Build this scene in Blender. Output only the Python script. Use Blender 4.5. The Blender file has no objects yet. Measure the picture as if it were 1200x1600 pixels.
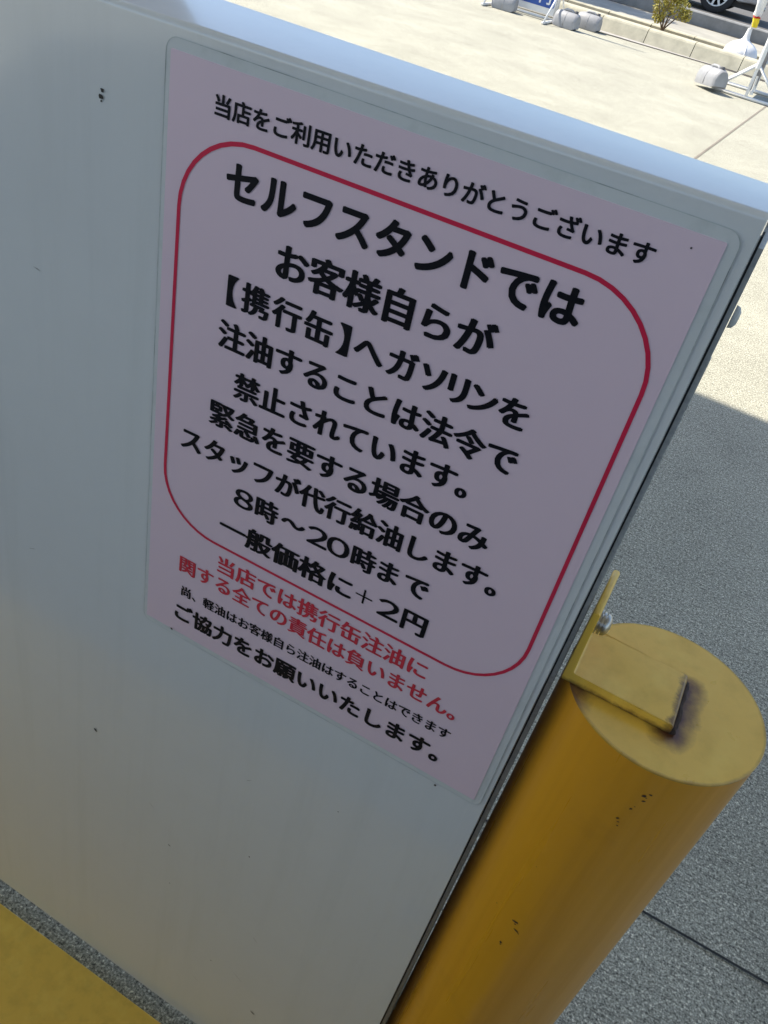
import bpy, bmesh, math, random
from mathutils import Vector, Matrix
random.seed(7)
S = bpy.context.scene
COL = S.collection
PI = math.pi
R = math.radians

# ------------------------------------------------------------------ camera
cam = bpy.data.cameras.new('camera')
cam.sensor_fit = 'HORIZONTAL'; cam.sensor_width = 36.0
cam.lens = 36.0 * 1338.62 / 1200.0
cam.clip_start = 0.02; cam.clip_end = 3000
co = bpy.data.objects.new('camera', cam); COL.objects.link(co)
_r = Vector((0.86736, 0.45428, 0.20326)); _u = Vector((-0.42835, 0.47350, 0.76962)); _b = Vector((0.25338, -0.75461, 0.60529))
co.matrix_world = Matrix(((_r.x, _u.x, _b.x, 0.31086), (_r.y, _u.y, _b.y, -0.39950), (_r.z, _u.z, _b.z, 1.22564), (0, 0, 0, 1)))
S.camera = co

# ------------------------------------------------------------------ light
SUN_EL, SUN_AZ = R(52), R(-85)          # azimuth from +Y towards +X: the sun stands to the left, a touch beyond
w = bpy.data.worlds.new('World'); S.world = w; w.use_nodes = True
nt = w.node_tree
sky = nt.nodes.new('ShaderNodeTexSky'); sky.sky_type = 'NISHITA'; sky.sun_disc = False
sky.sun_elevation = SUN_EL; sky.sun_rotation = SUN_AZ
bgn = nt.nodes['Background']; bgn.inputs['Strength'].default_value = 0.11
nt.links.new(sky.outputs[0], bgn.inputs['Color'])
sl = bpy.data.lights.new('sun', 'SUN'); sl.energy = 3.4; sl.angle = R(0.5); sl.color = (1.0, 0.93, 0.80)
so = bpy.data.objects.new('sun', sl); COL.objects.link(so)
sv = Vector((math.sin(SUN_AZ) * math.cos(SUN_EL), math.cos(SUN_AZ) * math.cos(SUN_EL), math.sin(SUN_EL)))
so.rotation_euler = (-sv).to_track_quat('-Z', 'Y').to_euler()
S.view_settings.view_transform = 'Standard'; S.view_settings.look = 'None'
S.view_settings.exposure = 1.22; S.view_settings.gamma = 1.0

# ------------------------------------------------------------------ materials
class NT:
    def __init__(s, name):
        s.m = bpy.data.materials.new(name); s.m.use_nodes = True
        s.t = s.m.node_tree; s.b = s.t.nodes['Principled BSDF']
        s.co = s.t.nodes.new('ShaderNodeTexCoord').outputs['Object']
    def n(s, kind, **kw):
        n = s.t.nodes.new(kind)
        for k, v in kw.items(): setattr(n, k, v)
        return n
    def l(s, a, b): s.t.links.new(a, b)
    def mapping(s, scale=(1, 1, 1), loc=(0, 0, 0), rot=(0, 0, 0)):
        m = s.n('ShaderNodeMapping'); m.inputs['Scale'].default_value = scale; m.inputs['Location'].default_value = loc
        m.inputs['Rotation'].default_value = rot
        s.l(s.co, m.inputs['Vector']); return m.outputs[0]
    def noise(s, scale, detail=3, rough=.55, vec=None, dist=0):
        n = s.n('ShaderNodeTexNoise'); n.inputs['Scale'].default_value = scale
        n.inputs['Detail'].default_value = detail; n.inputs['Roughness'].default_value = rough
        n.inputs['Distortion'].default_value = dist
        s.l(vec or s.co, n.inputs['Vector']); return n.outputs['Fac']
    def ramp(s, fac, stops):
        r = s.n('ShaderNodeValToRGB'); e = r.color_ramp.elements
        while len(e) < len(stops): e.new(.5)
        for k, (p, c) in enumerate(stops):
            e[k].position = p; e[k].color = (c[0], c[1], c[2], 1) if hasattr(c, '__len__') else (c, c, c, 1)
        s.l(fac, r.inputs[0]); return r.outputs[0]
    def mix(s, fac, a, b, mode='MIX'):
        m = s.n('ShaderNodeMix', data_type='RGBA', blend_type=mode)
        for sock, v in ((m.inputs[0], fac), (m.inputs[6], a), (m.inputs[7], b)):
            if hasattr(v, 'links') or hasattr(v, 'is_linked'): s.l(v, sock)
            elif hasattr(v, '__len__'): sock.default_value = (v[0], v[1], v[2], 1)
            else: sock.default_value = v
        return m.outputs[2]
    def math(s, op, a, b=None, c=None):
        m = s.n('ShaderNodeMath', operation=op)
        for k, v in enumerate((a, b, c)):
            if v is None: continue
            if hasattr(v, 'is_linked'): s.l(v, m.inputs[k])
            else: m.inputs[k].default_value = v
        return m.outputs[0]
    def col(s, v):
        if hasattr(v, 'is_linked'): s.l(v, s.b.inputs['Base Color'])
        else: s.b.inputs['Base Color'].default_value = (v[0], v[1], v[2], 1)
        return s
    def set(s, **kw):
        for k, v in kw.items():
            i = s.b.inputs[k.replace('_', ' ')]
            if hasattr(v, 'is_linked'): s.l(v, i)
            else: i.default_value = v
        return s
    def bump(s, h, strength=.3, dist=.002):
        b = s.n('ShaderNodeBump'); b.inputs['Strength'].default_value = strength; b.inputs['Distance'].default_value = dist
        s.l(h, b.inputs['Height']); s.l(b.outputs[0], s.b.inputs['Normal']); return s

def paint(name, c, rough=.35, var=.08, scale=6, coat=0.0, bump=.03, bscale=60, metal=0.0):
    m = NT(name); f = m.noise(scale, 4)
    lo = tuple(x * (1 - var) for x in c); hi = tuple(min(1, x * (1 + var)) for x in c)
    m.col(m.ramp(f, [(.3, lo), (.7, hi)])).set(Roughness=rough, Coat_Weight=coat, Metallic=metal)
    if bump: m.bump(m.noise(bscale, 3), bump, .001)
    return m.m

def concrete(name, c, near=True, warm=0.0):
    m = NT(name)
    big = m.noise(.55, 5, .6); mid = m.noise(7, 5, .65)
    fine = m.noise(300, 3, .8)
    streak = m.noise(1, 3, .6, m.mapping((22, 270, 50), rot=(0, 0, R(1.5))))
    patch = m.noise(1.7, 6, .68)
    base = m.mix(m.ramp(patch, [(.34, 0), (.66, 1)]), tuple(x * .72 for x in c), tuple(x * 1.16 for x in c))
    base = m.mix(m.math('MULTIPLY', big, .5), base, tuple(x * 1.02 for x in c))
    base = m.mix(m.ramp(mid, [(.35, 0), (.75, 1)]), base, tuple(x * .93 for x in c))
    g3 = m.ramp(m.noise(150, 2, .6), [(.34, .45), (.46, .92), (.55, 1.0), (.66, 1.55)])
    base = m.mix(.8, base, g3, 'MULTIPLY')
    g = m.ramp(fine, [(.32, .15), (.45, .78), (.56, 1.05), (.68, 1.9)])
    base = m.mix(.95, base, g, 'MULTIPLY')
    g2 = m.ramp(streak, [(.33, .40), (.43, .95), (.55, 1.0), (.72, 1.25)])
    base = m.mix(.75, base, g2, 'MULTIPLY')
    st = m.ramp(m.noise(2.2, 6, .7), [(.62, 0), (.78, 1)])
    base = m.mix(m.math('MULTIPLY', st, .38), base, tuple(x * .45 for x in c))
    m.col(base).set(Roughness=.92, Specular_IOR_Level=.25)
    m.bump(m.math('ADD', m.math('MULTIPLY', fine, .6), streak), .35, .0012)
    return m.m

M = {}
M['concrete'] = concrete('concrete', (.44, .425, .345))
M['concrete_pale'] = paint('pale_concrete', (.52, .49, .41), .9, .16, 5, bump=.5, bscale=120)
M['kerb'] = paint('kerb_concrete', (.46, .43, .33), .9, .16, 9, bump=.5, bscale=90)
M['walk'] = paint('sidewalk_concrete', (.34, .32, .27), .9, .15, 3, bump=.5, bscale=90)
M['joint'] = paint('joint_filler', (.035, .033, .03), .9, .3, 40, bump=0)
M['joint_pale'] = paint('joint_filler_pale', (.23, .20, .16), .9, .3, 40, bump=0)
M['gutter'] = paint('gutter_concrete', (.38, .36, .345), .9, .14, 12, bump=.4, bscale=90)
M['darkline'] = paint('dark_grey_finish', (.05, .045, .04), .9, .45, 25, bump=.3)
M['soil'] = paint('soil', (.30, .25, .16), .95, .4, 18, bump=.8, bscale=60)
M['asphalt'] = paint('asphalt', (.11, .105, .10), .9, .25, 40, bump=.6, bscale=200)
M['wallgrey'] = paint('grey_concrete', (.24, .24, .235), .9, .18, 7, bump=.5, bscale=80)

# white enamel of the cabinet, with faint grime clouds and specks
m = NT('white_enamel')
f1 = m.noise(3.5, 5, .6); f2 = m.noise(26, 4, .6)
c0 = m.mix(f1, (.69, .70, .695), (.755, .765, .755))
c0 = m.mix(m.ramp(f2, [(.45, 0), (.95, .22)]), c0, (.635, .64, .625))
sp = m.ramp(m.noise(75, 1, .3), [(.80, 0), (.82, 1)])
rn = m.ramp(m.noise(1, 5, .65, m.mapping((38, 38, 2.2))), [(.50, 0), (.85, .30)])
c0 = m.mix(rn, c0, (.56, .575, .55))
m.col(c0).set(Roughness=m.ramp(f2, [(.3, .13), (.8, .22)]), Coat_Weight=.6, Coat_Roughness=.08)
m.bump(m.noise(9, 1), .025, .004); M['enamel'] = m.m
M['seam'] = paint('seam_dark', (.012, .012, .013), .7, .2, 50, bump=0)
# flaking edge of the rear shell
m = NT('chipped_edge_enamel')
ch = m.ramp(m.noise(260, 3, .7), [(.40, 0), (.52, 1)])
m.col(m.mix(ch, (.56, .57, .57), (.66, .67, .66))).set(Roughness=.4); M['shell'] = m.m
M['chip'] = paint('chipped_paint_edge', (.62, .61, .58), .5, .5, 500, bump=.5, bscale=500)
# laminate film and paper
m = NT('laminate_film')
f = m.noise(40, 4, .65); f2 = m.noise(7, 3)
c0 = m.mix(f2, (.66, .68, .67), (.73, .745, .735)); c0 = m.mix(m.ramp(f, [(.52, 0), (.8, .45)]), c0, (.46, .49, .46))
m.col(c0).set(Roughness=.3, Coat_Weight=.3, Coat_Roughness=.15); M['film'] = m.m  # nearly the colour of the enamel behind it
m = NT('film_edge_grime'); m.col(m.ramp(m.noise(24, 5, .7), [(.46, (.56, .60, .58)), (.70, (.20, .22, .21))])).set(Roughness=.6); M['film_edge'] = m.m
m = NT('pink_paper')
f = m.noise(5, 4, .6)
c0 = m.mix(f, (.79, .60, .675), (.85, .67, .745))
fx = m.ramp(m.noise(30, 4, .7), [(.6, 0), (.9, .4)])
c0 = m.mix(fx, c0, (.78, .68, .71))
m.col(c0).set(Roughness=.38, Coat_Weight=.25, Coat_Roughness=.2)
m.bump(m.noise(22, 2), .04, .003); M['pink'] = m.m
M['ink'] = paint('black_ink', (.006, .006, .010), .5, .2, 30, bump=0)
M['ink'].node_tree.nodes['Principled BSDF'].inputs['Specular IOR Level'].default_value = .2
M['redink'] = paint('red_ink', (.70, .035, .065), .35, .10, 12, bump=0)
M['redborder'] = paint('red_border_ink', (.70, .022, .075), .35, .12, 8, bump=0)

# yellow bollard paint, with rust speckle
def yellow(name, c, c2, rough, coat=.1, speck=.72):
    m = NT(name)
    f = m.noise(5, 4, .6); g = m.noise(70, 4, .7)
    b = m.mix(f, c, c2)
    b = m.mix(m.ramp(g, [(speck, 0), (speck + .05, .85)]), b, (.07, .035, .018))
    b = m.mix(m.ramp(m.noise(14, 4, .65), [(.58, 0), (.8, .35)]), b, tuple(x * .62 for x in c))
    vs_ = m.noise(1, 4, .6, m.mapping((55, 55, 1.6)))
    b = m.mix(m.ramp(vs_, [(.45, 0), (.75, .45)]), b, tuple(x * .72 for x in c))
    b = m.mix(m.ramp(m.noise(1, 3, .6, m.mapping((30, 30, .9), loc=(3, 1, 5))), [(.52, 0), (.72, .30)]), b, tuple(min(1, x * 1.2 + .05) for x in c2))
    m.col(b).set(Roughness=m.ramp(vs_, [(.3, rough - .10), (.7, rough + .12)]), Coat_Weight=coat, Coat_Roughness=.2)
    m.bump(m.noise(120, 3), .10, .001)
    return m
M['yellow'] = yellow('yellow_paint', (.66, .285, .006), (.72, .33, .009), .36, .3, .80).m
M['yellow_guard'] = yellow('yellow_guard_paint', (.86, .53, .07), (.90, .58, .09), .48, .1, .745).m
# cap: yellow, paler than the post to paint in the sheen on top, with the burnt, rusty weld round the bracket (object space, metres from the cap centre)
m = yellow('paler_yellow_cap', (.86, .52, .06), (.90, .58, .09), .36, .15, .80)
sep = m.n('ShaderNodeSeparateXYZ'); m.l(m.co, sep.inputs[0])
X, Y = sep.outputs[0], sep.outputs[1]
wob = m.math('MULTIPLY', m.math('SUBTRACT', m.noise(90, 4, .65), .5), .011)
def boxdist(x0, x1, y0, y1):
    dx = m.math('MAXIMUM', m.math('SUBTRACT', x0, X), m.math('SUBTRACT', X, x1))
    dy = m.math('MAXIMUM', m.math('SUBTRACT', y0, Y), m.math('SUBTRACT', Y, y1))
    dx = m.math('MAXIMUM', dx, 0.0); dy = m.math('MAXIMUM', dy, 0.0)
    d = m.math('SQRT', m.math('ADD', m.math('MULTIPLY', dx, dx), m.math('MULTIPLY', dy, dy)))
    return m.math('ADD', d, wob)
base = m.b.inputs['Base Color'].links[0].from_socket
k1 = m.ramp(boxdist(.003, .0125, -.031, .0185), [(.0005, .97), (.0045, .70), (.0115, 0)])
k2 = m.ramp(boxdist(-.035, .008, .0175, .0205), [(.0008, .85), (.003, .45), (.0062, 0)])
k3 = m.ramp(boxdist(-.066, -.050, -.040, -.026), [(.001, .9), (.006, .4), (.012, 0)])
rr = m.math('SQRT', m.math('ADD', m.math('MULTIPLY', X, X), m.math('MULTIPLY', Y, Y)))
k4 = m.ramp(m.math('ADD', rr, m.math('MULTIPLY', wob, .30)), [(.0632, 0), (.0643, .92)])
c = m.mix(k1, base, (.11, .036, .018)); c = m.mix(k2, c, (.16, .065, .035)); c = m.mix(k3, c, (.13, .05, .03)); c = m.mix(k4, c, (.12, .05, .03))
m.col(c); M['cap'] = m.m
# bracket: yellow with rusty ends
m = yellow('yellow_bracket_paint', (.86, .52, .06), (.90, .58, .09), .36, .15, .80)
sep = m.n('ShaderNodeSeparateXYZ'); m.l(m.co, sep.inputs[0])
X, Y, Z = sep.outputs[0], sep.outputs[1], sep.outputs[2]
wob = m.math('MULTIPLY', m.math('SUBTRACT', m.noise(160, 4, .65), .5), .010)
base = m.b.inputs['Base Color'].links[0].from_socket
e1 = m.ramp(m.math('ADD', X, wob), [(.0675, 0), (.0708, .9)])
e2 = m.ramp(m.math('ADD', Z, m.math('MULTIPLY', wob, .5)), [(.0008, .9), (.0035, 0)])
c = m.mix(e1, base, (.085, .032, .022)); c = m.mix(e2, c, (.10, .04, .022))
m.col(c); M['bracket'] = m.m
M['rust_smear'] = paint('rust_mark', (.045, .025, .018), .8, .4, 200, bump=0)
M['scuff'] = paint('dark_scuff', (.03, .027, .025), .7, .4, 200, bump=0)
M['scratch'] = paint('faint_scratch', (.36, .36, .345), .6, .3, 200, bump=0)
M['steel'] = paint('zinc_steel', (.50, .49, .46), .38, .25, 160, metal=1.0)
M['screw'] = paint('painted_screw', (.55, .56, .55), .4, .2, 60)

M['white_steel'] = paint('white_painted_steel', (.78, .78, .77), .45, .07, 10)
M['blue'] = paint('blue_sign_face', (.022, .085, .36), .4, .08, 5)
M['navy'] = paint('dark_blue_sign_face', (.025, .035, .075), .4, .1, 5)
M['signwhite'] = paint('white_sign_ink', (.80, .80, .80), .4, .05, 8, bump=0)
M['hdpe'] = paint('white_grey_plastic', (.33, .33, .34), .5, .12, 9, bump=.12, bscale=50)
M['strap'] = paint('dark_strap', (.10, .10, .11), .7, .2, 40)
M['basewhite'] = paint('white_plastic', (.76, .76, .77), .42, .06, 8)
M['flagwhite'] = paint('white_cloth', (.80, .79, .77), .8, .05, 20, bump=.2)
M['flagyellow'] = paint('yellow_cloth', (.80, .62, .03), .8, .08, 20, bump=.2)
M['flagred'] = paint('red_cloth', (.55, .03, .03), .8, .08, 20, bump=.2)
M['flagblack'] = paint('black_print', (.02, .02, .02), .8, .1, 20, bump=0)
M['canopy'] = paint('canopy_white', (.50, .51, .52), .6, .05, 1, bump=0)
M['column'] = paint('column_paint', (.50, .49, .55), .5, .06, 2, bump=0)
M['bark'] = paint('bark', (.14, .095, .06), .95, .35, 40, bump=.6)
m = NT('shrub_leaf')
oi = m.noise(14, 3, .6)
m.col(m.ramp(oi, [(.32, (.20, .18, .035)), (.47, (.36, .32, .05)), (.6, (.50, .43, .09)), (.72, (.36, .22, .11))])).set(Roughness=.6)
M['leaf'] = m.m
M['carpaint'] = paint('silver_car_paint', (.46, .46, .46), .3, .04, 3, coat=.6, bump=0, metal=.35)
M['carwhite'] = paint('pale_sill_paint', (.74, .74, .74), .3, .04, 3, coat=.5, bump=0)
M['tyre'] = paint('tyre_rubber', (.03, .03, .031), .8, .2, 30, bump=.2)
M['alloy'] = paint('alloy', (.72, .72, .72), .3, .06, 30, metal=.55)
M['black'] = paint('black_plastic', (.02, .02, .021), .55, .2, 20)
M['glass'] = paint('tinted_glass', (.03, .035, .04), .05, .05, 3, coat=1, bump=0)
M['lamp_red'] = paint('tail_lamp_red', (.35, .01, .012), .15, .05, 8, coat=1, bump=0)
M['lamp_clear'] = paint('head_lamp_clear', (.7, .7, .72), .1, .05, 8, coat=1, bump=0)
M['plate'] = paint('plate_white', (.75, .75, .72), .4, .03, 8, bump=0)

# ------------------------------------------------------------------ mesh helpers
def mesh_obj(name, bm, mat, parent=None, loc=None, smooth=False):
    me = bpy.data.meshes.new(name); bmesh.ops.recalc_face_normals(bm, faces=bm.faces)
    bm.to_mesh(me); bm.free()
    if smooth is True:
        for p in me.polygons: p.use_smooth = True
    elif smooth:
        for p in me.polygons: p.use_smooth = True
        me.set_sharp_from_angle(angle=R(smooth))
    mats = mat if isinstance(mat, (list, tuple)) else [mat]
    for x in mats: me.materials.append(M[x] if isinstance(x, str) else x)
    o = bpy.data.objects.new(name, me); COL.objects.link(o)
    if parent: o.parent = parent
    if loc: o.location = loc
    return o
def tag(o, label=None, cat=None, group=None, kind=None):
    if label: o['label'] = label
    if cat: o['category'] = cat
    if group: o['group'] = group
    if kind: o['kind'] = kind
    return o
def empty(name, loc=(0, 0, 0), rz=0):
    o = bpy.data.objects.new(name, None); COL.objects.link(o); o.location = loc; o.rotation_euler = (0, 0, rz)
    o.empty_display_size = .1; return o
def new(): return bmesh.new()
def box(bm, x0, x1, y0, y1, z0, z1, bev=0, seg=2):
    r = bmesh.ops.create_cube(bm, size=1)
    vs = r['verts']
    for v in vs:
        v.co = Vector((x0 + (v.co.x + .5) * (x1 - x0), y0 + (v.co.y + .5) * (y1 - y0), z0 + (v.co.z + .5) * (z1 - z0)))
    if bev:
        es = list({e for v in vs for e in v.link_edges})
        bmesh.ops.bevel(bm, geom=es, offset=bev, segments=seg, profile=.5, affect='EDGES')
    return bm
def tube(bm, pts, r, n=10, cap=True):
    pts = [Vector(p) for p in pts]; rs = r if hasattr(r, '__len__') else [r] * len(pts)
    rings = []
    t0 = (pts[1] - pts[0]).normalized()
    a = t0.orthogonal().normalized()
    for i, p in enumerate(pts):
        t = (pts[min(i + 1, len(pts) - 1)] - pts[max(i - 1, 0)]).normalized()
        a = (a - t * a.dot(t)).normalized(); b = t.cross(a)
        rings.append([bm.verts.new(p + (a * math.cos(2 * PI * k / n) + b * math.sin(2 * PI * k / n)) * rs[i]) for k in range(n)])
    for i in range(len(rings) - 1):
        for k in range(n):
            bm.faces.new((rings[i][k], rings[i][(k + 1) % n], rings[i + 1][(k + 1) % n], rings[i + 1][k]))
    if cap:
        bm.faces.new(rings[0][::-1]); bm.faces.new(rings[-1])
    return bm
def lathe(bm, prof, n=32, centre=(0, 0, 0), axis='Z', caps=True):
    c = Vector(centre); rings = []
    for r, z in prof:
        ring = []
        for k in range(n):
            a = 2 * PI * k / n
            if axis == 'Z': v = Vector((r * math.cos(a), r * math.sin(a), z))
            elif axis == 'X': v = Vector((z, r * math.cos(a), r * math.sin(a)))
            else: v = Vector((r * math.cos(a), z, r * math.sin(a)))
            ring.append(bm.verts.new(c + v))
        rings.append(ring)
    for i in range(len(rings) - 1):
        for k in range(n):
            bm.faces.new((rings[i][k], rings[i][(k + 1) % n], rings[i + 1][(k + 1) % n], rings[i + 1][k]))
    if caps and prof[0][0] > 1e-6: bm.faces.new(rings[0])
    if caps and prof[-1][0] > 1e-6: bm.faces.new(rings[-1])
    bmesh.ops.remove_doubles(bm, verts=bm.verts, dist=1e-6)
    return bm
def prism(bm, poly, a0, a1, axis='X'):
    """poly of 2-D points swept from a0 to a1 along an axis"""
    def P(p, a):
        return Vector((a, p[0], p[1])) if axis == 'X' else (Vector((p[0], a, p[1])) if axis == 'Y' else Vector((p[0], p[1], a)))
    A = [bm.verts.new(P(p, a0)) for p in poly]; B = [bm.verts.new(P(p, a1)) for p in poly]
    n = len(poly)
    for i in range(n): bm.faces.new((A[i], A[(i + 1) % n], B[(i + 1) % n], B[i]))
    bm.faces.new(A); bm.faces.new(B[::-1]); return bm
def rrect(x0, x1, y0, y1, r, n=10):
    p = []
    for cx, cy, a in ((x1 - r, y1 - r, 0), (x0 + r, y1 - r, 90), (x0 + r, y0 + r, 180), (x1 - r, y0 + r, 270)):
        for k in range(n + 1):
            t = R(a + 90 * k / n); p.append((cx + r * math.cos(t), cy + r * math.sin(t)))
    return p

# ------------------------------------------------------------------ ground and setting
def sheet(name, pts, z, mat, kind='structure'):
    bm = new(); bm.faces.new([bm.verts.new((x, y, z)) for x, y in pts])
    return tag(mesh_obj(name, bm, mat), kind=kind)
sheet('ground', [(-400, -300), (400, -300), (400, 900), (-400, 900)], -.004, 'walk')
sheet('forecourt', [(-30, -20), (30, -20), (30, 10.96), (-30, 10.96)], 0, 'concrete')
# expansion joints
bm = new()
def strip(bm, x0, y0, x1, y1, wd, z):
    d = Vector((x1 - x0, y1 - y0)).normalized(); nn = Vector((-d.y, d.x)) * wd / 2
    bm.faces.new([bm.verts.new((x0 - nn.x, y0 - nn.y, z)), bm.verts.new((x1 - nn.x, y1 - nn.y, z)), bm.verts.new((x1 + nn.x, y1 + nn.y, z)), bm.verts.new((x0 + nn.x, y0 + nn.y, z))])
strip(bm, -6, .51, 12, .51, .0045, .003)
tag(mesh_obj('pavement_joint', bm, 'joint'), kind='structure')
bm = new(); strip(bm, -.50, .8, -.245, 9.6, .016, .003); strip(bm, 4.4, .6, 4.7, 10.9, .016, .003); strip(bm, -5.4, .6, -5.1, 10.9, .016, .003)
tag(mesh_obj('pavement_joint', bm, 'joint_pale'), kind='structure')
# gutter slab, dark strips towards the kerb foot, kerb
sheet('gutter', [(-30, 10.96), (30, 10.96), (30, 11.24), (-30, 11.24)], .002, 'gutter')
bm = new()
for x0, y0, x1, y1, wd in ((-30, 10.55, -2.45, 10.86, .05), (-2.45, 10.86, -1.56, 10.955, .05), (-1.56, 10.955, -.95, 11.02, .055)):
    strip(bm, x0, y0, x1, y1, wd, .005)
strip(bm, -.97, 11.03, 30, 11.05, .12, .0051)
tag(mesh_obj('dark_line', bm, 'darkline'), kind='structure')
bm = new()
x = -20.02
kp = [(11.07, -.05), (11.085, 0), (11.15, .125), (11.165, .142), (11.185, .15), (11.33, .15), (11.345, .14), (11.36, .0), (11.36, -.05)]
while x < 15:
    prism(bm, kp, x + .003, x + .560, 'X'); x += .565
tag(mesh_obj('kerb', bm, 'kerb'), kind='structure')
bm = new(); nx = 70
rows = []
for j in range(8):
    yy = 11.34 + j * (.80 / 7)
    rows.append([bm.verts.new((-20 + i * .5, yy, .035 + .018 * random.random())) for i in range(nx)])
for j in range(7):
    for i in range(nx - 1): bm.faces.new((rows[j][i], rows[j][i + 1], rows[j + 1][i + 1], rows[j + 1][i]))
tag(mesh_obj('planting_bed', bm, 'soil', smooth=True), kind='structure')
bm = new(); x = -20.2
while x < 15:
    z = .118 + random.uniform(-.003, .003)
    prism(bm, [(12.12, -.05), (12.12, z - .012), (12.135, z), (12.27, z), (12.27, -.05)], x + .004, x + .559, 'X'); x += .565
tag(mesh_obj('rear_kerb', bm, 'kerb'), kind='structure')
bm = new(); box(bm, -60, 60, 12.275, 13.66, -.05, .108)
tag(mesh_obj('sidewalk', bm, 'walk'), kind='structure')
bm = new(); strip(bm, -60, 13.63, 60, 13.63, .05, .112)
tag(mesh_obj('sidewalk_joint', bm, 'darkline'), kind='structure')
sheet('road', [(-300, 13.9), (300, 13.9), (300, 60), (-300, 60)], 0, 'asphalt')
bm = new(); prism(bm, [(13.70, -.05), (13.715, .255), (13.73, .27), (13.88, .27), (13.89, .26), (13.89, -.05)], -40, 40, 'X')
tag(mesh_obj('low_wall', bm, 'wallgrey'), 'low grey concrete wall along the far edge of the sidewalk, in front of the silver car', 'wall')

# ------------------------------------------------------------------ cabinet with the notice
cab = tag(empty('notice_cabinet', (-.2, .03, 0)), 'white enamelled steel panel cabinet carrying the pink notice, bolted beside the yellow bollard', 'cabinet')
def cpart(name, bm, mat, smooth=False):
    o = mesh_obj(name, bm, mat, smooth=smooth); o.parent = cab; o.matrix_parent_inverse = Matrix.Translation((.2, -.03, 0)); return o
TOP = 1.138
def xr(h, a=.3070, b=.3092):                       # the right edge leans out very slightly towards the foot
    return a + (b - a) * (1.10 - h) / .8
XL = -.62
def bot(x): return .0415 - .0429 * (x + .05)       # the lower edge, not quite level
# front skin: front face, rolled top edge, top face
bm = new()
prof = [(0.0, None)]
for k in range(9):
    t = R(90 * k / 8); prof.append((.0035 - .0035 * math.cos(t), TOP - .0035 + .0035 * math.sin(t)))
prof.append((.046, TOP)); prof.append((.0565, TOP)); prof.append((.058, TOP - .002)); prof.append((.058, TOP - .014))
N = 24; grid = []
for i in range(N + 1):
    row = []
    for (yy, zz) in prof:
        s = i / N
        z = bot(XL + s * (xr(.05) - XL)) if zz is None else zz
        xx = XL + s * (xr(z) - XL)
        if z > 1.10: z -= (.31 - xx) * .016 * (1 - yy / .058)     # the folded top dips a little towards its front left
        row.append(bm.verts.new((xx, yy, z)))
    grid.append(row)
for i in range(N):
    for j in range(len(prof) - 1): bm.faces.new((grid[i][j], grid[i + 1][j], grid[i + 1][j + 1], grid[i][j + 1]))
# short return at right edge, closing the rolled top corner
ret = [bm.verts.new((v.co.x + .0005, v.co.y + .003, v.co.z - (.003 if j > 4 else 0))) for j, v in enumerate(grid[N])]
for j in range(len(prof) - 1): bm.faces.new((grid[N][j], grid[N][j + 1], ret[j + 1], ret[j]))
cpart('front_panel', bm, 'enamel', 35)
# dark seam liner and the rear shell
bm = new()
def slab(bm, a, b, y0, y1, ztop, zoff=0):
    v = []
    for (yy) in (y0, y1):
        zb = bot(.3) + zoff
        v.append([bm.verts.new((XL + .004, yy, bot(XL) + zoff)), bm.verts.new((xr(zb, a, b), yy, zb)), bm.verts.new((xr(ztop, a, b), yy, ztop)), bm.verts.new((XL + .004, yy, ztop))])
    for k in range(4): bm.faces.new((v[0][k], v[0][(k + 1) % 4], v[1][(k + 1) % 4], v[1][k]))
    bm.faces.new(v[0][::-1]); bm.faces.new(v[1])
slab(bm, .3085, .3107, .0034, .0125, 1.128, .004)
cpart('seam', bm, 'seam')
bm = new(); slab(bm, .3108, .3140, .0126, .0578, 1.121, .004)
cpart('rear_shell', bm, 'shell')
bm = new(); slab(bm, .3112, .3147, .0300, .0330, 1.06, .004)
cpart('edge_strip', bm, 'chip')
bm = new(); box(bm, XL, .3085, .0582, .0600, 1.112, 1.1366)
cpart('rear_lip', bm, 'seam')
for (yy, zz) in ((.034, 1.082), (.034, .30)):
    bm = new(); lathe(bm, [(0, .0035), (.003, .0033), (.0052, .002), (.0058, 0)], 20, (xr(zz, .3112, .3147), yy, zz), 'X')
    cpart('screw', bm, 'screw', True)
# scuffs, chips and specks
def blob(bm, x, z, r, e=1.0, ang=0, y=-.0006, n=9):
    vs = []
    for k in range(n):
        t = 2 * PI * k / n; rr = r * random.uniform(.55, 1.15)
        px, pz = rr * math.cos(t) * e, rr * math.sin(t)
        vs.append(bm.verts.new((x + px * math.cos(ang) - pz * math.sin(ang), y, z + px * math.sin(ang) + pz * math.cos(ang))))
    bm.faces.new(vs)
bm = new()
H = 1.12
for (x, y, r, e, a) in ((-.0458, -.0338, .0013, 1.3, .6), (-.0463, -.0377, .0017, 1.2, -.4), (-.0466, -.0396, .0007, 1, 0), (-.0509, -.6152, .0015, 1.6, -.9),
                        (.0451, -.7293, .0009, 2.2, -.5), (.1348, -.6613, .0011, 1.1, 0), (.1779, -.9566, .0012, 3.2, -.45), (.1143, -.903, .0008, 1.5, .2),
                        (.2696, -.4249, .0012, 1.2, .3), (.205, -.52, .0006, 1.4, .2), (.05, -.80, .0007, 1.3, .1)):
    bm = new(); blob(bm, x, H + y, r, e, a); cpart('scuff_mark', bm, 'scuff')
for (x, y, L, a) in ((.02, -.68, .012, -.5), (.15, -.90, .018, -.6), (.12, -.55, .010, .7), (-.10, -.16, .008, -.2), (-.12, -.42, .010, .4), (.10, -.97, .02, -.5), (.16, -.80, .012, -.8)):
    bm = new(); blob(bm, x, H + y, .00045, L / .0011, a, -.0005, 8); cpart('scratch', bm, 'scratch')

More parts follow.
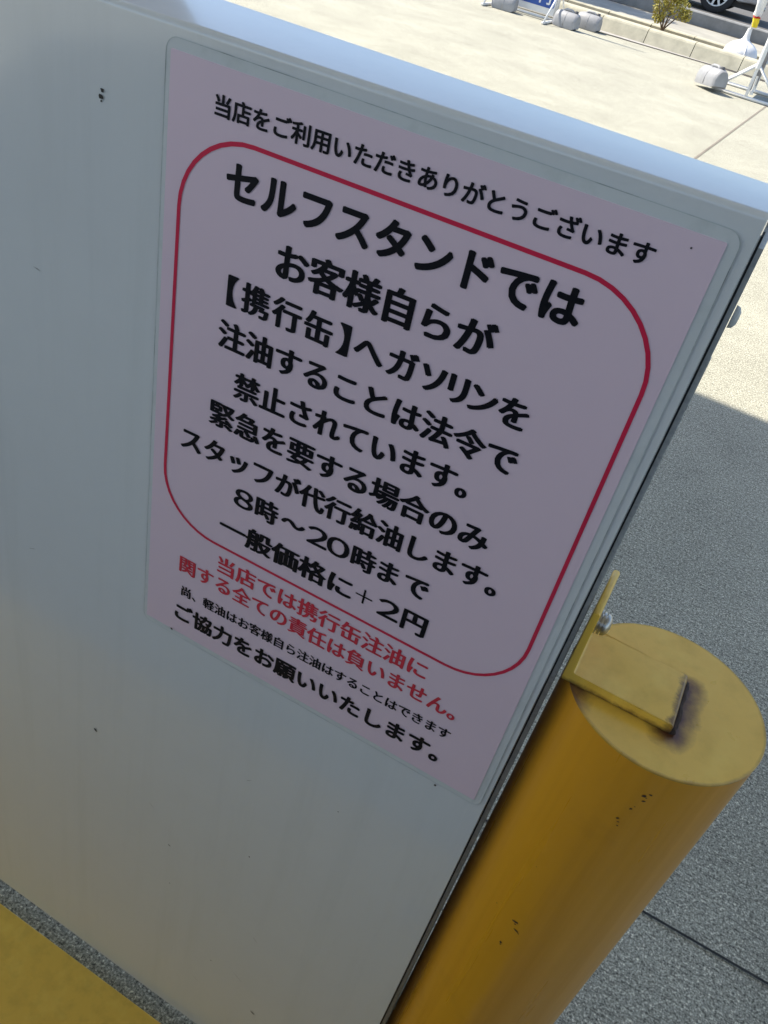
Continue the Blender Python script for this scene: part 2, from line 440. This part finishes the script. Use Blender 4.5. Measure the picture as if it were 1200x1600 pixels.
# the pink notice: laminate, paper, red border and lettering
nt_ = tag(empty('laminated_notice', (0, -.0004, 1.12)), 'pink laminated Japanese notice with black text and a red border, stuck on the white cabinet', 'notice')
nt_.rotation_euler = (0, -.00736, 0)
mm = .001
def plate2(bm, poly, y0, y1): prism(bm, poly, y0, y1, 'Y')
def outl(x0, x1, v0, v1, r): return rrect(x0 * mm, x1 * mm, -v1 * mm, -v0 * mm, r * mm)
bm = new(); plate2(bm, outl(-3.2, 301.5, -5.5, 423.6, 7), -.00035, .0002); mesh_obj('laminate_film', bm, 'film', nt_)
def ring(bm, po, pi, y):
    n = len(po); A = [bm.verts.new((p[0], y, p[1])) for p in po]; B = [bm.verts.new((p[0], y, p[1])) for p in pi]
    for i in range(n): bm.faces.new((A[i], A[(i + 1) % n], B[(i + 1) % n], B[i]))
bm = new(); ring(bm, outl(-3.5, 301.8, -5.8, 423.9, 7.3), outl(-3.1, 301.4, -5.4, 423.5, 7.0), -.00045); mesh_obj('grimy_film_edge', bm, 'film_edge', nt_)
bm = new(); plate2(bm, outl(0, 296.4, .2, 418.4, .8), -.0009, -.0004); mesh_obj('pink_paper', bm, 'pink', nt_)
bm = new(); ring(bm, outl(9.2, 290.0, 32.2, 309.6, 47), outl(11.6, 287.7, 34.6, 307.5, 44.8), -.0012); mesh_obj('red_border', bm, 'redborder', nt_)

def text_mesh(body, offset=0.0):
    c = bpy.data.curves.new('t', 'FONT'); c.body = body; c.size = 1; c.resolution_u = 4; c.offset = offset
    o = bpy.data.objects.new('t', c); COL.objects.link(o); bpy.context.view_layer.update()
    me = bpy.data.meshes.new_from_object(o.evaluated_get(bpy.context.evaluated_depsgraph_get()))
    vs = [v.co.copy() for v in me.vertices]; fs = [tuple(p.vertices) for p in me.polygons]
    bpy.data.objects.remove(o); bpy.data.curves.remove(c); bpy.data.meshes.remove(me)
    return vs, fs
def add_glyphs(bm, glyphs, v, em, shifts, y=-.0012):
    """single glyphs centred on their own u [mm], each with its own widening"""
    for ch, u, kx in glyphs:
        vs, fs = text_mesh(ch)
        cx = (min(p.x for p in vs) + max(p.x for p in vs)) / 2
        for q, (sx, sy) in enumerate(shifts):
            nv = [bm.verts.new(((u + (p.x - cx + sx / kx ** 2) * em * kx) * mm, y - q * .00003, -(v - (p.y - .38 + sy) * em) * mm)) for p in vs]
            for f in fs: bm.faces.new([nv[i] for i in f])
def add_text(bm, body, u0, v0, u1, v1, n, em, shifts, k=1.0, y=-.0012, first=0):
    """first and last full-width cells are centred on (u0,v0) and (u1,v1) [mm on the sheet]; em = glyph height in mm"""
    pitch = (u1 - u0) / (n - 1)
    vs, fs = text_mesh(body)
    for q, (sx, sy) in enumerate(shifts):
        nv = []
        for p in vs:
            cx = p.x - .5 - first + sx; s = cx / (n - 1)
            u = u0 + (u1 - u0) * s; v = v0 + (v1 - v0) * s
            nv.append(bm.verts.new((u * mm, y - q * .00003, -(v - (p.y - .38 + sy) * em) * mm)))
        for f in fs: bm.faces.new([nv[i] for i in f])
MIN = [(-.020, 0), (.020, 0), (0, .012), (0, -.010), (-.010, .006), (.010, -.006)]       # heavier uprights than crossbars
BOLD = [(-.022, 0), (.022, 0), (0, .020), (0, -.020), (-.016, .015), (.016, -.015), (-.016, -.015), (.016, .015)]
FAT = [(a * 1.75, b * 1.6) for a, b in BOLD]
BOLD = [(a * 1.35, b * 1.2) for a, b in BOLD]
MIN = [(a * 1.7, b * 1.1) for a, b in MIN]
LITE = [(-.012, 0), (.012, 0), (0, .009), (0, -.009)]
BODY = [(-.046, 0), (.046, 0), (-.022, .008), (.022, -.008), (0, .020), (0, -.020), (.04, .012), (-.04, -.012)]
bm = new()
add_text(bm, '当店をご利用いただきありがとうございます', 34.9, 19.0, 264.1, 16.0, 20, 11.6, BOLD)
add_text(bm, 'セルフスタンドでは', 51.7, 53.9, 236.8, 51.4, 9, 23.0, FAT)
add_text(bm, 'お客様自らが', 87.9, 86.5, 200.3, 84.8, 6, 22.5, BODY)
add_glyphs(bm, [('【', 51.7, 1), ('携', 67.8, .98), ('行', 89.3, .98), ('缶', 110.6, .98), ('】', 127.4, 1), ('へ', 143.8, .98), ('ガ', 165.1, .98), ('ソ', 184.0, .92), ('リ', 199.3, .9), ('ン', 214.5, .92), ('を', 232.4, .98)], 116.3, 20.0, BODY)
add_text(bm, '注油することは法令で', 54.4, 145.0, 233.9, 144.8, 10, 20.0, BODY)
add_text(bm, '禁止されています。', 68.8, 175.0, 204.4, 172.1, 8, 20.0, BODY)
add_text(bm, '緊急を要する場合のみ', 52.5, 202.0, 233.6, 202.2, 10, 20.0, BODY)
add_text(bm, 'スタッフが代行給油します。', 30.8, 231.9, 240.7, 229.0, 12, 19.5, BODY)
add_glyphs(bm, [('８', 76.4, 1.4), ('時', 95.0, .95), ('～', 116.0, .95), ('２', 135.2, 1.4), ('０', 151.0, 1.5), ('時', 170.3, .95), ('ま', 188.8, .95), ('で', 209.0, .95)], 258.2, 19.5, BODY)
add_text(bm, '一般価格に', 70.5, 288.2, 158.0, 288.0, 5, 20.0, BODY)
add_glyphs(bm, [('＋', 176.7, 1.0)], 287.4, 17.0, [(-.01, 0), (.01, 0)])
add_glyphs(bm, [('２', 195.6, 1.4), ('円', 214.8, 1.0)], 287.4, 20.0, BODY)
add_text(bm, '尚、軽油はお客様自ら注油はすることはできます', 36.1, 370.9, 258.8, 369.2, 22, 11.2, MIN)
add_text(bm, 'ご協力をお願いいたします。', 34.4, 394.7, 244.4, 393.5, 12, 19.0, FAT)
mesh_obj('black_lettering', bm, 'ink', nt_)
bm = new()
add_text(bm, '当店では携行缶注油に', 68.7, 325.3, 226.3, 323.9, 10, 17.5, MIN)
add_text(bm, '関する全ての責任は負いません。', 35.5, 344.5, 247.6, 346.2, 14, 17.0, MIN)
mesh_obj('red_lettering', bm, 'redink', nt_)
for (x, z, r) in ((.283, .0068, .0005), (.0255, -.4185, .0012)):
    bm = new(); blob(bm, x, z if z < 0 else -z, r, 1.1, 0, -.0014); mesh_obj('speck', bm, 'scuff', nt_)

# ------------------------------------------------------------------ bollard with bracket
BX, BY, BR, BH = .3795, .040, .0645, .840
bo = tag(empty('bollard', (BX, BY, 0)), 'thick yellow steel bollard with a flat rusty-stained cap, bolted to the cabinet\'s right side', 'bollard')
bm = new(); lathe(bm, [(BR, -.02), (BR, .3), (BR, .6), (BR, BH - .0013)], 96); mesh_obj('post', bm, 'yellow', bo, smooth=40)
bm = new(); lathe(bm, [(BR - .002, BH - .0013), (BR + .0002, BH - .0013), (BR + .0002, BH - .0005), (BR - .0003, BH), (.03, BH), (0, BH)], 96)
o = mesh_obj('cap', bm, 'cap', bo, smooth=30)
def bracket_bm(b):
    prism(b, [(0, .0), (.0705, 0), (.072, .0015), (.072, .0065), (.0705, .008), (.0065, .008), (.0048, .0095), (.0046, .058), (.0036, .0595), (.001, .0595), (0, .058)], -.0245, .0245, 'Y')
    es = [e for e in b.edges if abs(abs(e.verts[0].co.y) - .0245) < 1e-5 and abs(abs(e.verts[1].co.y) - .0245) < 1e-5]
    bmesh.ops.bevel(b, geom=es, offset=.0007, segments=2, profile=.5, affect='EDGES'); return b
br = mesh_obj('bracket', bracket_bm(new()), 'bracket', bo, (.3168 - BX - .0015, .034 - BY, BH + .0004), smooth=35)
bm = new()
lathe(bm, [(.0, 0), (.0098, 0), (.0098, .0016), (.0068, .0017), (.0068, .0026), (.0090, .0027), (.0090, .0044), (.0066, .0045), (.0066, .0053), (.0088, .0054), (.0088, .0062), (.0080, .0080), (.0058, .0096), (.003, .0103), (0, .0105)], 32, (0, 0, 0), 'X')
bmesh.ops.scale(bm, vec=(.85, .85, .85), verts=bm.verts)
mesh_obj('weld_bead', (lambda b: tube(b, [(.0728 + .0006 * random.uniform(-1, 1), -.0235 + .047 * k / 14, .0012) for k in range(15)], [.0022 + .0009 * random.random() for k in range(15)], 8))(new()), 'rust_smear', br, smooth=True)
mesh_obj('bolt', bm, 'steel', br, (.0047, 0, .0350), smooth=35)
bm = new()
def cylblob(bm, ang, z, r, e, a):
    n = 8; vs = []
    for k in range(n):
        t = 2 * PI * k / n; q = r * random.uniform(.5, 1.15); px, pz = q * e * math.cos(t), q * math.sin(t)
        uu = px * math.cos(a) - pz * math.sin(a); vv = px * math.sin(a) + pz * math.cos(a)
        th = ang + uu / BR; vs.append(bm.verts.new(((BR + .0004) * math.cos(th), (BR + .0004) * math.sin(th), z + vv)))
    bm.faces.new(vs)
for (an, z, r, e, a) in ((-82, .818, .0011, 1.5, .8), (-81, .8135, .0008, 2, .6), (-79.5, .821, .0008, 1.5, .2), (-80.5, .817, .0005, 1, 0), (-84, .803, .0007, 2, 1.0), (-83, .806, .0004, 1.5, .4), (-87, .790, .0011, 1.4, .9), (-85.8, .787, .0008, 1.2, .3), (-85.2, .7835, .0006, 1.6, -.5),
                         (-104, .632, .0010, 3.4, .35), (-103.2, .6295, .0006, 2.5, .5), (-101, .624, .0008, 3.8, -.3), (-98.5, .6225, .0005, 2, .2), (-105, .598, .0010, 1.6, -.7), (-104.4, .5955, .0006, 1.5, -.7), (-120, .63, .0005, 1.2, 0), (-110, .70, .0004, 1, 0)):
    bm = new(); cylblob(bm, R(an), z, r, e, a); mesh_obj('chip_mark', bm, 'rust_smear', bo)

# low yellow steel guard at the cabinet's foot
gd = empty('kerb_guard', (-.25, -.15, 0))
tag(gd, 'low yellow steel plate on the concrete in front of the white cabinet\'s foot', 'guard')
bm = new(); box(bm, -.75, .62, -.30, .1365, 0, .022, .0025, 3); mesh_obj('steel_cover', bm, 'yellow_guard', gd, smooth=35)
gd.rotation_euler = (0, 0, R(-.8))
for xx in (-.66, .53):
    bm = new(); lathe(bm, [(.012, .0222), (.012, .025), (.009, .028), (0, .029)], 20, (xx, -.16, 0)); mesh_obj('fixing_bolt', bm, 'steel', gd, smooth=35)

# ------------------------------------------------------------------ canopy that shades the island
cp = tag(empty('station_canopy', (0, 0, 0)), 'large flat white canopy roof high over the pumps, on square columns', 'canopy')
bm = new(); box(bm, -7.5, 7, -6.2, 2.77, 4.6, 5.2, .02, 1); mesh_obj('roof', bm, 'canopy', cp)
def colm(x, y):
    bm = new(); box(bm, x, x + .4, y, y + .4, 0, 4.6, .02, 2); mesh_obj('column', bm, 'column', cp)
colm(-2.35, 2.0); colm(-2.35, -5.8); colm(5.5, 2.0); colm(5.5, -5.8)

# ------------------------------------------------------------------ water weights
def weight(name, loc, rz, label, rx=0, L=.34):
    t = tag(empty(name, loc, rz), label, 'weight', 'plastic water weights on the stand feet')
    t.rotation_euler = (0, rx, rz); t.scale = (.80, .80, .80)
    bm = new()
    ww, hh = .115, .20
    sec = [(-ww, .0), (-ww, .085), (-.098, .135), (-.070, .172), (-.035, .195), (.035, .195), (.070, .172), (.098, .135), (ww, .085), (ww, .0)]
    xs = [(-L / 2, .80), (-L / 2 + .018, .93), (-L / 2 + .045, 1.0), (L / 2 - .045, 1.0), (L / 2 - .018, .93), (L / 2, .80)]
    rings = [[bm.verts.new((x, p[0] * s, .004 + (p[1] - .09) * s + .09)) for p in sec] for x, s in xs]
    n = len(sec)
    for i in range(len(rings) - 1):
        for k in range(n): bm.faces.new((rings[i][k], rings[i][(k + 1) % n], rings[i + 1][(k + 1) % n], rings[i + 1][k]))
    bm.faces.new(rings[0][::-1]); bm.faces.new(rings[-1])
    mesh_obj('tank', bm, 'hdpe', t, smooth=50)
    bm = new(); tube(bm, [(.0, -ww - .001, .02), (.0, -ww - .001, .085), (0, -.099, .137), (0, -.071, .174), (0, -.035, .197), (0, .035, .197), (0, .071, .174), (0, .099, .137), (0, ww + .001, .085), (0, ww + .001, .02)], .0045, 6)
    mesh_obj('seam_ridge', bm, 'hdpe', t, smooth=True)
    bm = new(); tube(bm, [(-.075, 0, .18), (-.065, 0, .206), (-.04, 0, .218), (.04, 0, .218), (.065, 0, .206), (.075, 0, .18)], .017, 10); mesh_obj('handle', bm, 'hdpe', t, smooth=True)
    bm = new(); lathe(bm, [(.026, .185), (.026, .222), (.022, .228), (0, .228)], 20, (L / 2 - .06, .0, 0)); mesh_obj('cap', bm, 'strap', t, smooth=40)
    return t
weight('water_weight', (-3.43, 10.28, 0), R(4), 'grey white plastic water weight on the blue sign\'s left foot')
weight('water_weight', (-2.70, 10.37, 0), R(-6), 'grey white water weight right of the blue sign, nearer of the pair')
weight('water_weight', (-2.56, 10.80, 0), R(-3), 'grey white water weight right of the blue sign, farther of the pair')
weight('water_weight', (-.815, 9.15, .033), R(-42), 'tilted pale water weight on the left end of the white A-frame stand\'s foot', R(-4), .36)

# ------------------------------------------------------------------ blue sign stand on the far side of the forecourt
st = tag(empty('sign_stand', (-3.24, 10.45, 0)), 'white framed stand holding a blue sign board, weighted with plastic tanks, before the kerb', 'sign')
for s in (-.37, .37):
    bm = new(); tube(bm, [(s, 0, .012), (s, 0, 1.45)], .016, 12); mesh_obj('post', bm, 'white_steel', st, smooth=True)
    bm = new(); tube(bm, [(s, -.40, .016), (s, .40, .016)], .015, 10); mesh_obj('foot', bm, 'white_steel', st, smooth=True)
    for q in (-.36, .36):
        bm = new(); tube(bm, [(s, q, .03), (s, 0, .36)], .011, 8); mesh_obj('brace', bm, 'white_steel', st, smooth=True)
bm = new(); tube(bm, [(-.37, 0, .022), (.37, 0, .022)], .014, 10); mesh_obj('rail', bm, 'white_steel', st, smooth=True)
bm = new(); box(bm, -.352, .352, -.012, .012, .06, 1.42, .003, 1); bd = mesh_obj('white_board', bm, 'white_steel', st)
bm = new(); prism(bm, rrect(-.335, .335, .125, 1.40, .03, 6), -.0155, -.0125, 'Y'); mesh_obj('blue_face', bm, 'blue', bd)
bm = new()
vs, fs = text_mesh('円')
for q, (sx, sy) in enumerate(BOLD):
    nv = [bm.verts.new((.135 + (p.x + sx) * .155, -.0165 - q * .0002, .17 + (p.y + sy) * .155)) for p in vs]
    for f in fs: bm.faces.new([nv[i] for i in f])
mesh_obj('white_character', bm, 'signwhite', bd)

# second stand at the right, its board edge-on
s2 = tag(empty('sign_stand', (-.470, 9.258, 0)), 'white tube A-frame stand with a dark blue board seen almost edge-on', 'sign')
for yy in (0, .62):
    bm = new(); tube(bm, [(-.33, yy, .016), (.33, yy, .016)], .0155, 10); mesh_obj('foot', bm, 'white_steel', s2, smooth=True)
    bm = new(); tube(bm, [(0, yy, .02), (0, yy, .26), (0, yy, .27), (0, yy, 1.5)], [.0145, .0145, .024, .024], 12); mesh_obj('post', bm, 'white_steel', s2, smooth=40)
    for s in (-1, 1):
        bm = new(); tube(bm, [(s * .30, yy, .035), (s * .006, yy, .30)], .0125, 10); mesh_obj('brace', bm, 'white_steel', s2, smooth=True)
bm = new(); tube(bm, [(.035, .02, .05), (.034, .02, .08), (.034, .02, .085), (.028, .02, .21)], [.017, .017, .010, .010], 10); mesh_obj('clamp', bm, 'white_steel', s2, smooth=40)
bm = new(); box(bm, -.010, .010, .026, .594, .07, 1.48, .002, 1); b2 = mesh_obj('board', bm, 'navy', s2)

# ------------------------------------------------------------------ furled banner on a round water base
fl = tag(empty('banner_stand', (-.93, 11.76, .045)), 'round white water-filled banner base in the planting bed with a furled yellow and white flag', 'banner')
bm = new(); lathe(bm, [(0, .0), (.19, 0), (.205, .015), (.207, .05), (.195, .10), (.165, .15), (.12, .185), (.075, .205), (.045, .225), (.034, .26), (.028, .31), (.026, .34), (0, .341)], 40)
mesh_obj('base', bm, 'basewhite', fl, smooth=45)
for a in (R(-70), R(110)):
    c, s = math.cos(a), math.sin(a); bm = new()
    tube(bm, [(.208 * c, .208 * s, .01), (.209 * c, .209 * s, .05), (.198 * c, .198 * s, .10), (.168 * c, .168 * s, .152), (.122 * c, .122 * s, .188), (.078 * c, .078 * s, .208)], .006, 8)
    mesh_obj('rib', bm, 'basewhite', fl, smooth=True)
bm = new(); tube(bm, [(0, 0, .33), (0, 0, 2.6)], .0125, 12); mesh_obj('pole', bm, 'white_steel', fl, smooth=True)
def furl(name, z0, z1, r0, r1, mat, twist=1.2):
    bm = new(); rings = []
    n = 26; k = 14
    for i in range(k):
        t = i / (k - 1); z = z0 + (z1 - z0) * t; r = r0 + (r1 - r0) * t
        rings.append([bm.verts.new((r * (1 + .22 * math.sin(3 * a + twist * t * 4) + .08 * math.sin(7 * a - 3 * t)) * math.cos(a) + .008, r * (1 + .22 * math.sin(3 * a + twist * t * 4)) * math.sin(a), z)) for a in [2 * PI * j / n for j in range(n)]])
    for i in range(k - 1):
        for j in range(n): bm.faces.new((rings[i][j], rings[i][(j + 1) % n], rings[i + 1][(j + 1) % n], rings[i + 1][j]))
    bm.faces.new(rings[0][::-1]); bm.faces.new(rings[-1]); return bm
def fpart(name, z0, z1, r0, r1, mat): return mesh_obj(name, furl(name, z0, z1, r0, r1, mat), mat, fl, smooth=True)
fpart('white_cloth', .47, .70, .038, .056, 'flagwhite')
fpart('yellow_cloth', .72, 1.25, .052, .062, 'flagyellow')
fpart('red_hem', .70, .72, .055, .054, 'flagred')
bm = furl('', .36, .455, .030, .036, ''); mesh_obj('lower_yellow_cloth', bm, 'flagyellow', fl, (.018, 0, 0), smooth=True)
bm = furl('', .452, .472, .038, .038, ''); mesh_obj('lower_red_hem', bm, 'flagred', fl, (.010, 0, 0), smooth=True)
fpart('upper_white_cloth', 1.25, 2.3, .06, .05, 'flagwhite')
for k in range(9):
    z = .77 + k * .055
    bm = new(); box(bm, .012, .034, -.074, -.064, z, z + .028, .002, 1); mesh_obj('black_print', bm, 'flagblack', fl)

# ------------------------------------------------------------------ unseen tree added left of the frame to shade the sidewalk
tr = tag(empty('shade_tree', (-4.45, 13.05, .1)), 'unseen young leafy tree added left of the blue sign to shade the sidewalk', 'tree')
bm = new(); tube(bm, [(0, 0, -.02), (.02, .01, .6), (0, .02, 1.2), (.05, 0, 2.0)], [.05, .042, .034, .015], 10)
mesh_obj('trunk', bm, 'bark', tr, smooth=True)
bm = new()
for c, r in ((Vector((0, 0, 1.7)), .55), (Vector((.25, .2, 2.05)), .5), (Vector((-.3, -.2, 1.9)), .5), (Vector((.1, -.35, 1.55)), .42), (Vector((.05, .4, 1.6)), .42), (Vector((0, 0, 2.35)), .4)):
    for k in range(900):
        d = Vector((random.gauss(0, 1), random.gauss(0, 1), random.gauss(0, 1))).normalized() * r * random.random() ** .4
        p = c + d; nrm = Vector((random.gauss(0, 1), random.gauss(0, 1), random.gauss(.6, 1))).normalized()
        a = nrm.orthogonal().normalized(); b = nrm.cross(a); q = random.uniform(.03, .05)
        bm.faces.new([bm.verts.new(p + a * q * 1.4), bm.verts.new(p + b * q * .7), bm.verts.new(p - a * q * 1.4), bm.verts.new(p - b * q * .7)])
mesh_obj('crown', bm, 'leaf', tr)

# ------------------------------------------------------------------ shrub
sh = tag(empty('shrub', (-1.93, 11.90, .045)), 'small yellow-green shrub with a bare forked stem, growing between the kerbs', 'shrub')
bm = new()
stems = []
for a, l, tl in ((.3, .33, .30), (2.2, .30, .25), (3.6, .36, .28), (5.2, .28, .34), (1.2, .42, .12), (4.4, .40, .15)):
    p = [Vector((0, 0, -.02)), Vector((.02 * math.cos(a), .02 * math.sin(a), .10)), Vector((tl * .5 * math.cos(a), tl * .5 * math.sin(a), .10 + l * .55)), Vector((tl * .8 * math.cos(a + .3), tl * .8 * math.sin(a + .3), .10 + l))]
    tube(bm, p, [.016, .012, .007, .003], 7); stems.append(p)
mesh_obj('stem', bm, 'bark', sh, smooth=True)
bm = new()
clumps = [(Vector((-.10, .02, .36)), .17), (Vector((.16, -.03, .40)), .15), (Vector((-.02, .05, .52)), .16), (Vector((.10, .08, .56)), .15), (Vector((-.18, -.04, .50)), .12), (Vector((.27, .0, .34)), .09), (Vector((-.12, -.02, .22)), .09), (Vector((0, -.05, .66)), .13)]
for c, r in clumps:
    for k in range(int(2300 * r)):
        d = Vector((random.gauss(0, 1), random.gauss(0, 1), random.gauss(0, 1))).normalized() * r * random.random() ** .45
        p = c + d; nrm = Vector((random.gauss(0, 1), random.gauss(0, 1), random.gauss(.6, 1))).normalized()
        a = nrm.orthogonal().normalized(); a = (Matrix.Rotation(random.uniform(0, 6.28), 3, nrm) @ a); b = nrm.cross(a)
        s = random.uniform(.010, .020)
        bm.faces.new([bm.verts.new(p + a * s * 1.5), bm.verts.new(p + b * s * .7), bm.verts.new(p - a * s * 1.3), bm.verts.new(p - b * s * .7)])
mesh_obj('foliage', bm, 'leaf', sh)
sh.scale = (.80, .80, .80)

# ------------------------------------------------------------------ silver car beyond the wall
WX, WY, WR = -2.37, 18.30, .32
car = tag(empty('parked_car', (WX, WY, 0), R(2)), 'silver car with multi-spoke alloy wheels standing on the road behind the low wall', 'car')
# local frame: x towards the front (-X world); built with x negative = left
def cprof(y):   # unused width factor
    return 1
LF, RB = -3.45, .80      # front and rear ends
W_ = 1.62
body = [(RB, .30), (RB + .03, .46), (RB + .02, .62), (RB - .03, .95), (RB - .10, 1.02), (-.6, 1.02), (-1.9, .98), (-2.55, .95), (-3.25, .80), (LF, .66), (LF - .03, .45), (LF + .02, .28)]
def arch(cx, r, up=False):
    return [(cx + r * math.cos(t), WR + r * math.sin(t)) for t in [R(a) for a in (range(-8, 189, 12))]]
low = [(LF + .02, .28), (-2.62 - .40, .26)] + [(x, max(z, .26)) for x, z in reversed(arch(-2.62, .385))] + [(-2.2, .20), (-.42, .20)] + [(x, max(z, .22)) for x, z in reversed(arch(0, .385))] + [(.40, .26), (RB, .30)]
poly = body + low[1:-1]
bm = new()
def shell(inset, y):
    out = []
    cx, cz = (RB + LF) / 2, .6
    for x, z in poly: out.append((cx + (x - cx) * (1 - inset * .02), cz + (z - cz) * (1 - inset * .05)))
    return [bm.verts.new((p[0], y, p[1])) for p in out]
ys = [(1.0, -.02), (.25, .0), (0, .06), (0, W_ - .06), (.25, W_), (1.0, W_ + .02)]
rings = [shell(i, y) for i, y in ys]
n = len(poly)
for i in range(len(rings) - 1):
    for k in range(n): bm.faces.new((rings[i][k], rings[i][(k + 1) % n], rings[i + 1][(k + 1) % n], rings[i + 1][k]))
for r in (rings[0][::-1], rings[-1]): bm.faces.new(r)
mesh_obj('body', bm, 'carpaint', car, smooth=30)
bm = new()
gh = [(.62, 1.0), (.50, 1.48), (.30, 1.54), (-1.1, 1.53), (-1.45, 1.46), (-2.25, .96)]
A = [[bm.verts.new((x, y0 + (z - .96) * .22 * sgn, z)) for x, z in gh] for y0, sgn in ((.06, 1), (W_ - .06, -1))]
for k in range(len(gh)): bm.faces.new((A[0][k], A[0][(k + 1) % len(gh)], A[1][(k + 1) % len(gh)], A[1][k]))
bm.faces.new(A[0]); bm.faces.new(A[1][::-1])
mesh_obj('cabin', bm, 'carpaint', car, smooth=25)
for (xa, xb, xc, xd) in ((.40, -.35, -.35, .36), (-.43, -1.95, -1.42, -.43)):
    for side in (0, 1):
        bm = new(); v = []
        for x, z in ((xa, 1.04), (xb, 1.04), (xc, 1.42), (xd, 1.42)):
            yy = .06 + (z - .96) * .22 - .004
            v.append(bm.verts.new((x, yy if not side else W_ - yy, z)))
        bm.faces.new(v); mesh_obj('window', bm, 'glass', car)
bm = new(); bm.faces.new([bm.verts.new(p) for p in ((.627, .12, 1.06), (.627, W_ - .12, 1.06), (.545, W_ - .19, 1.42), (.545, .19, 1.42))]); mesh_obj('rear_window', bm, 'glass', car)
bm = new(); bm.faces.new([bm.verts.new(p) for p in ((-2.19, .12, 1.02), (-2.19, W_ - .12, 1.02), (-1.52, W_ - .18, 1.43), (-1.52, .18, 1.43))]); mesh_obj('windscreen', bm, 'glass', car)
bm = new(); box(bm, -2.20, -.42, -.035, .04, .19, .30, .012, 2); mesh_obj('sill', bm, 'carwhite', car)
bm = new(); box(bm, .42, RB + .06, -.03, W_ + .03, .28, .60, .05, 3); mesh_obj('bumper', bm, 'carpaint', car, smooth=40)
bm = new(); box(bm, -3.3, .70, .10, W_ - .10, .17, .30); mesh_obj('underbody', bm, 'black', car)
for y in (.10, W_ - .30):
    bm = new(); box(bm, RB - .02, RB + .04, y, y + .2, .68, .92, .015, 2); mesh_obj('tail_lamp', bm, 'lamp_red', car)
    bm = new(); box(bm, LF - .02, LF + .12, y, y + .2, .60, .74, .02, 2); mesh_obj('headlight', bm, 'lamp_clear', car)
bm = new(); tube(bm, [(.60, .35, .24), (.86, .35, .24)], .03, 12); mesh_obj('exhaust', bm, 'steel', car, smooth=True)
bm = new(); box(bm, RB + .055, RB + .07, W_ / 2 - .165, W_ / 2 + .165, .66, .82); mesh_obj('number_plate', bm, 'plate', car)
def wheel(x, y, out):
    bm = new(); lathe(bm, [(.20, -.10), (.28, -.10), (.31, -.085), (.32, -.05), (.32, .05), (.31, .085), (.28, .10), (.20, .10)], 40, (x, y, WR), 'Y', caps=False)
    wh = mesh_obj('wheel', bm, 'tyre', car, smooth=40)
    bm = new()
    lathe(bm, [(.225, out * .092), (.215, out * .104), (.200, out * .102), (.192, out * .06), (.190, out * -.05)], 40, (x, y, WR), 'Y', caps=False)
    for k in range(10):
        a = 2 * PI * k / 10 + .15
        d = Vector((math.cos(a), 0, math.sin(a))); e = Vector((-math.sin(a), 0, math.cos(a)))
        c = Vector((x, y, WR)); f = Vector((0, out, 0))
        q = [c + d * .03 + e * .020 + f * .085, c + d * .03 - e * .020 + f * .085, c + d * .205 - e * .017 + f * .096, c + d * .205 + e * .017 + f * .096]
        vv = [bm.verts.new(p) for p in q] + [bm.verts.new(p - f * .03) for p in q]
        bm.faces.new(vv[:4])
        for i in range(4): bm.faces.new((vv[i], vv[(i + 1) % 4], vv[4 + (i + 1) % 4], vv[4 + i]))
    lathe(bm, [(.050, out * .05), (.050, out * .098), (.040, out * .104), (0, out * .105)], 20, (x, y, WR), 'Y', caps=False)
    mesh_obj('rim', bm, 'alloy', wh, smooth=35)
    bm = new(); lathe(bm, [(0, out * .02), (.19, out * .02)], 32, (x, y, WR), 'Y'); mesh_obj('brake_disc', bm, 'black', wh)
for x in (0, -2.62):
    wheel(x, .085, -1); wheel(x, W_ - .085, 1)

# ------------------------------------------------------------------ unseen dark car added behind the viewer to darken the lower cabinet front
M['darkpaint'] = paint('blocker_car_paint', (.03, .032, .036), .3, .04, 3, coat=.6, bump=0)
def copy_tree(o, parent=None):
    c = o.copy(); COL.objects.link(c); c.parent = parent
    if o.type == 'MESH' and o.data.materials and o.data.materials[0] in (M['carpaint'], M['carwhite']):
        c.material_slots[0].link = 'OBJECT'; c.material_slots[0].material = M['darkpaint']
    for ch in [x for x in o.children]: copy_tree(ch, c)
    return c
blocker_car = copy_tree(car)
blocker_car.location = (1.7, -3.15, 0); blocker_car.rotation_euler = (0, 0, 0)
tag(blocker_car, 'unseen charcoal car added under the canopy to keep light off the lower cabinet', 'car')
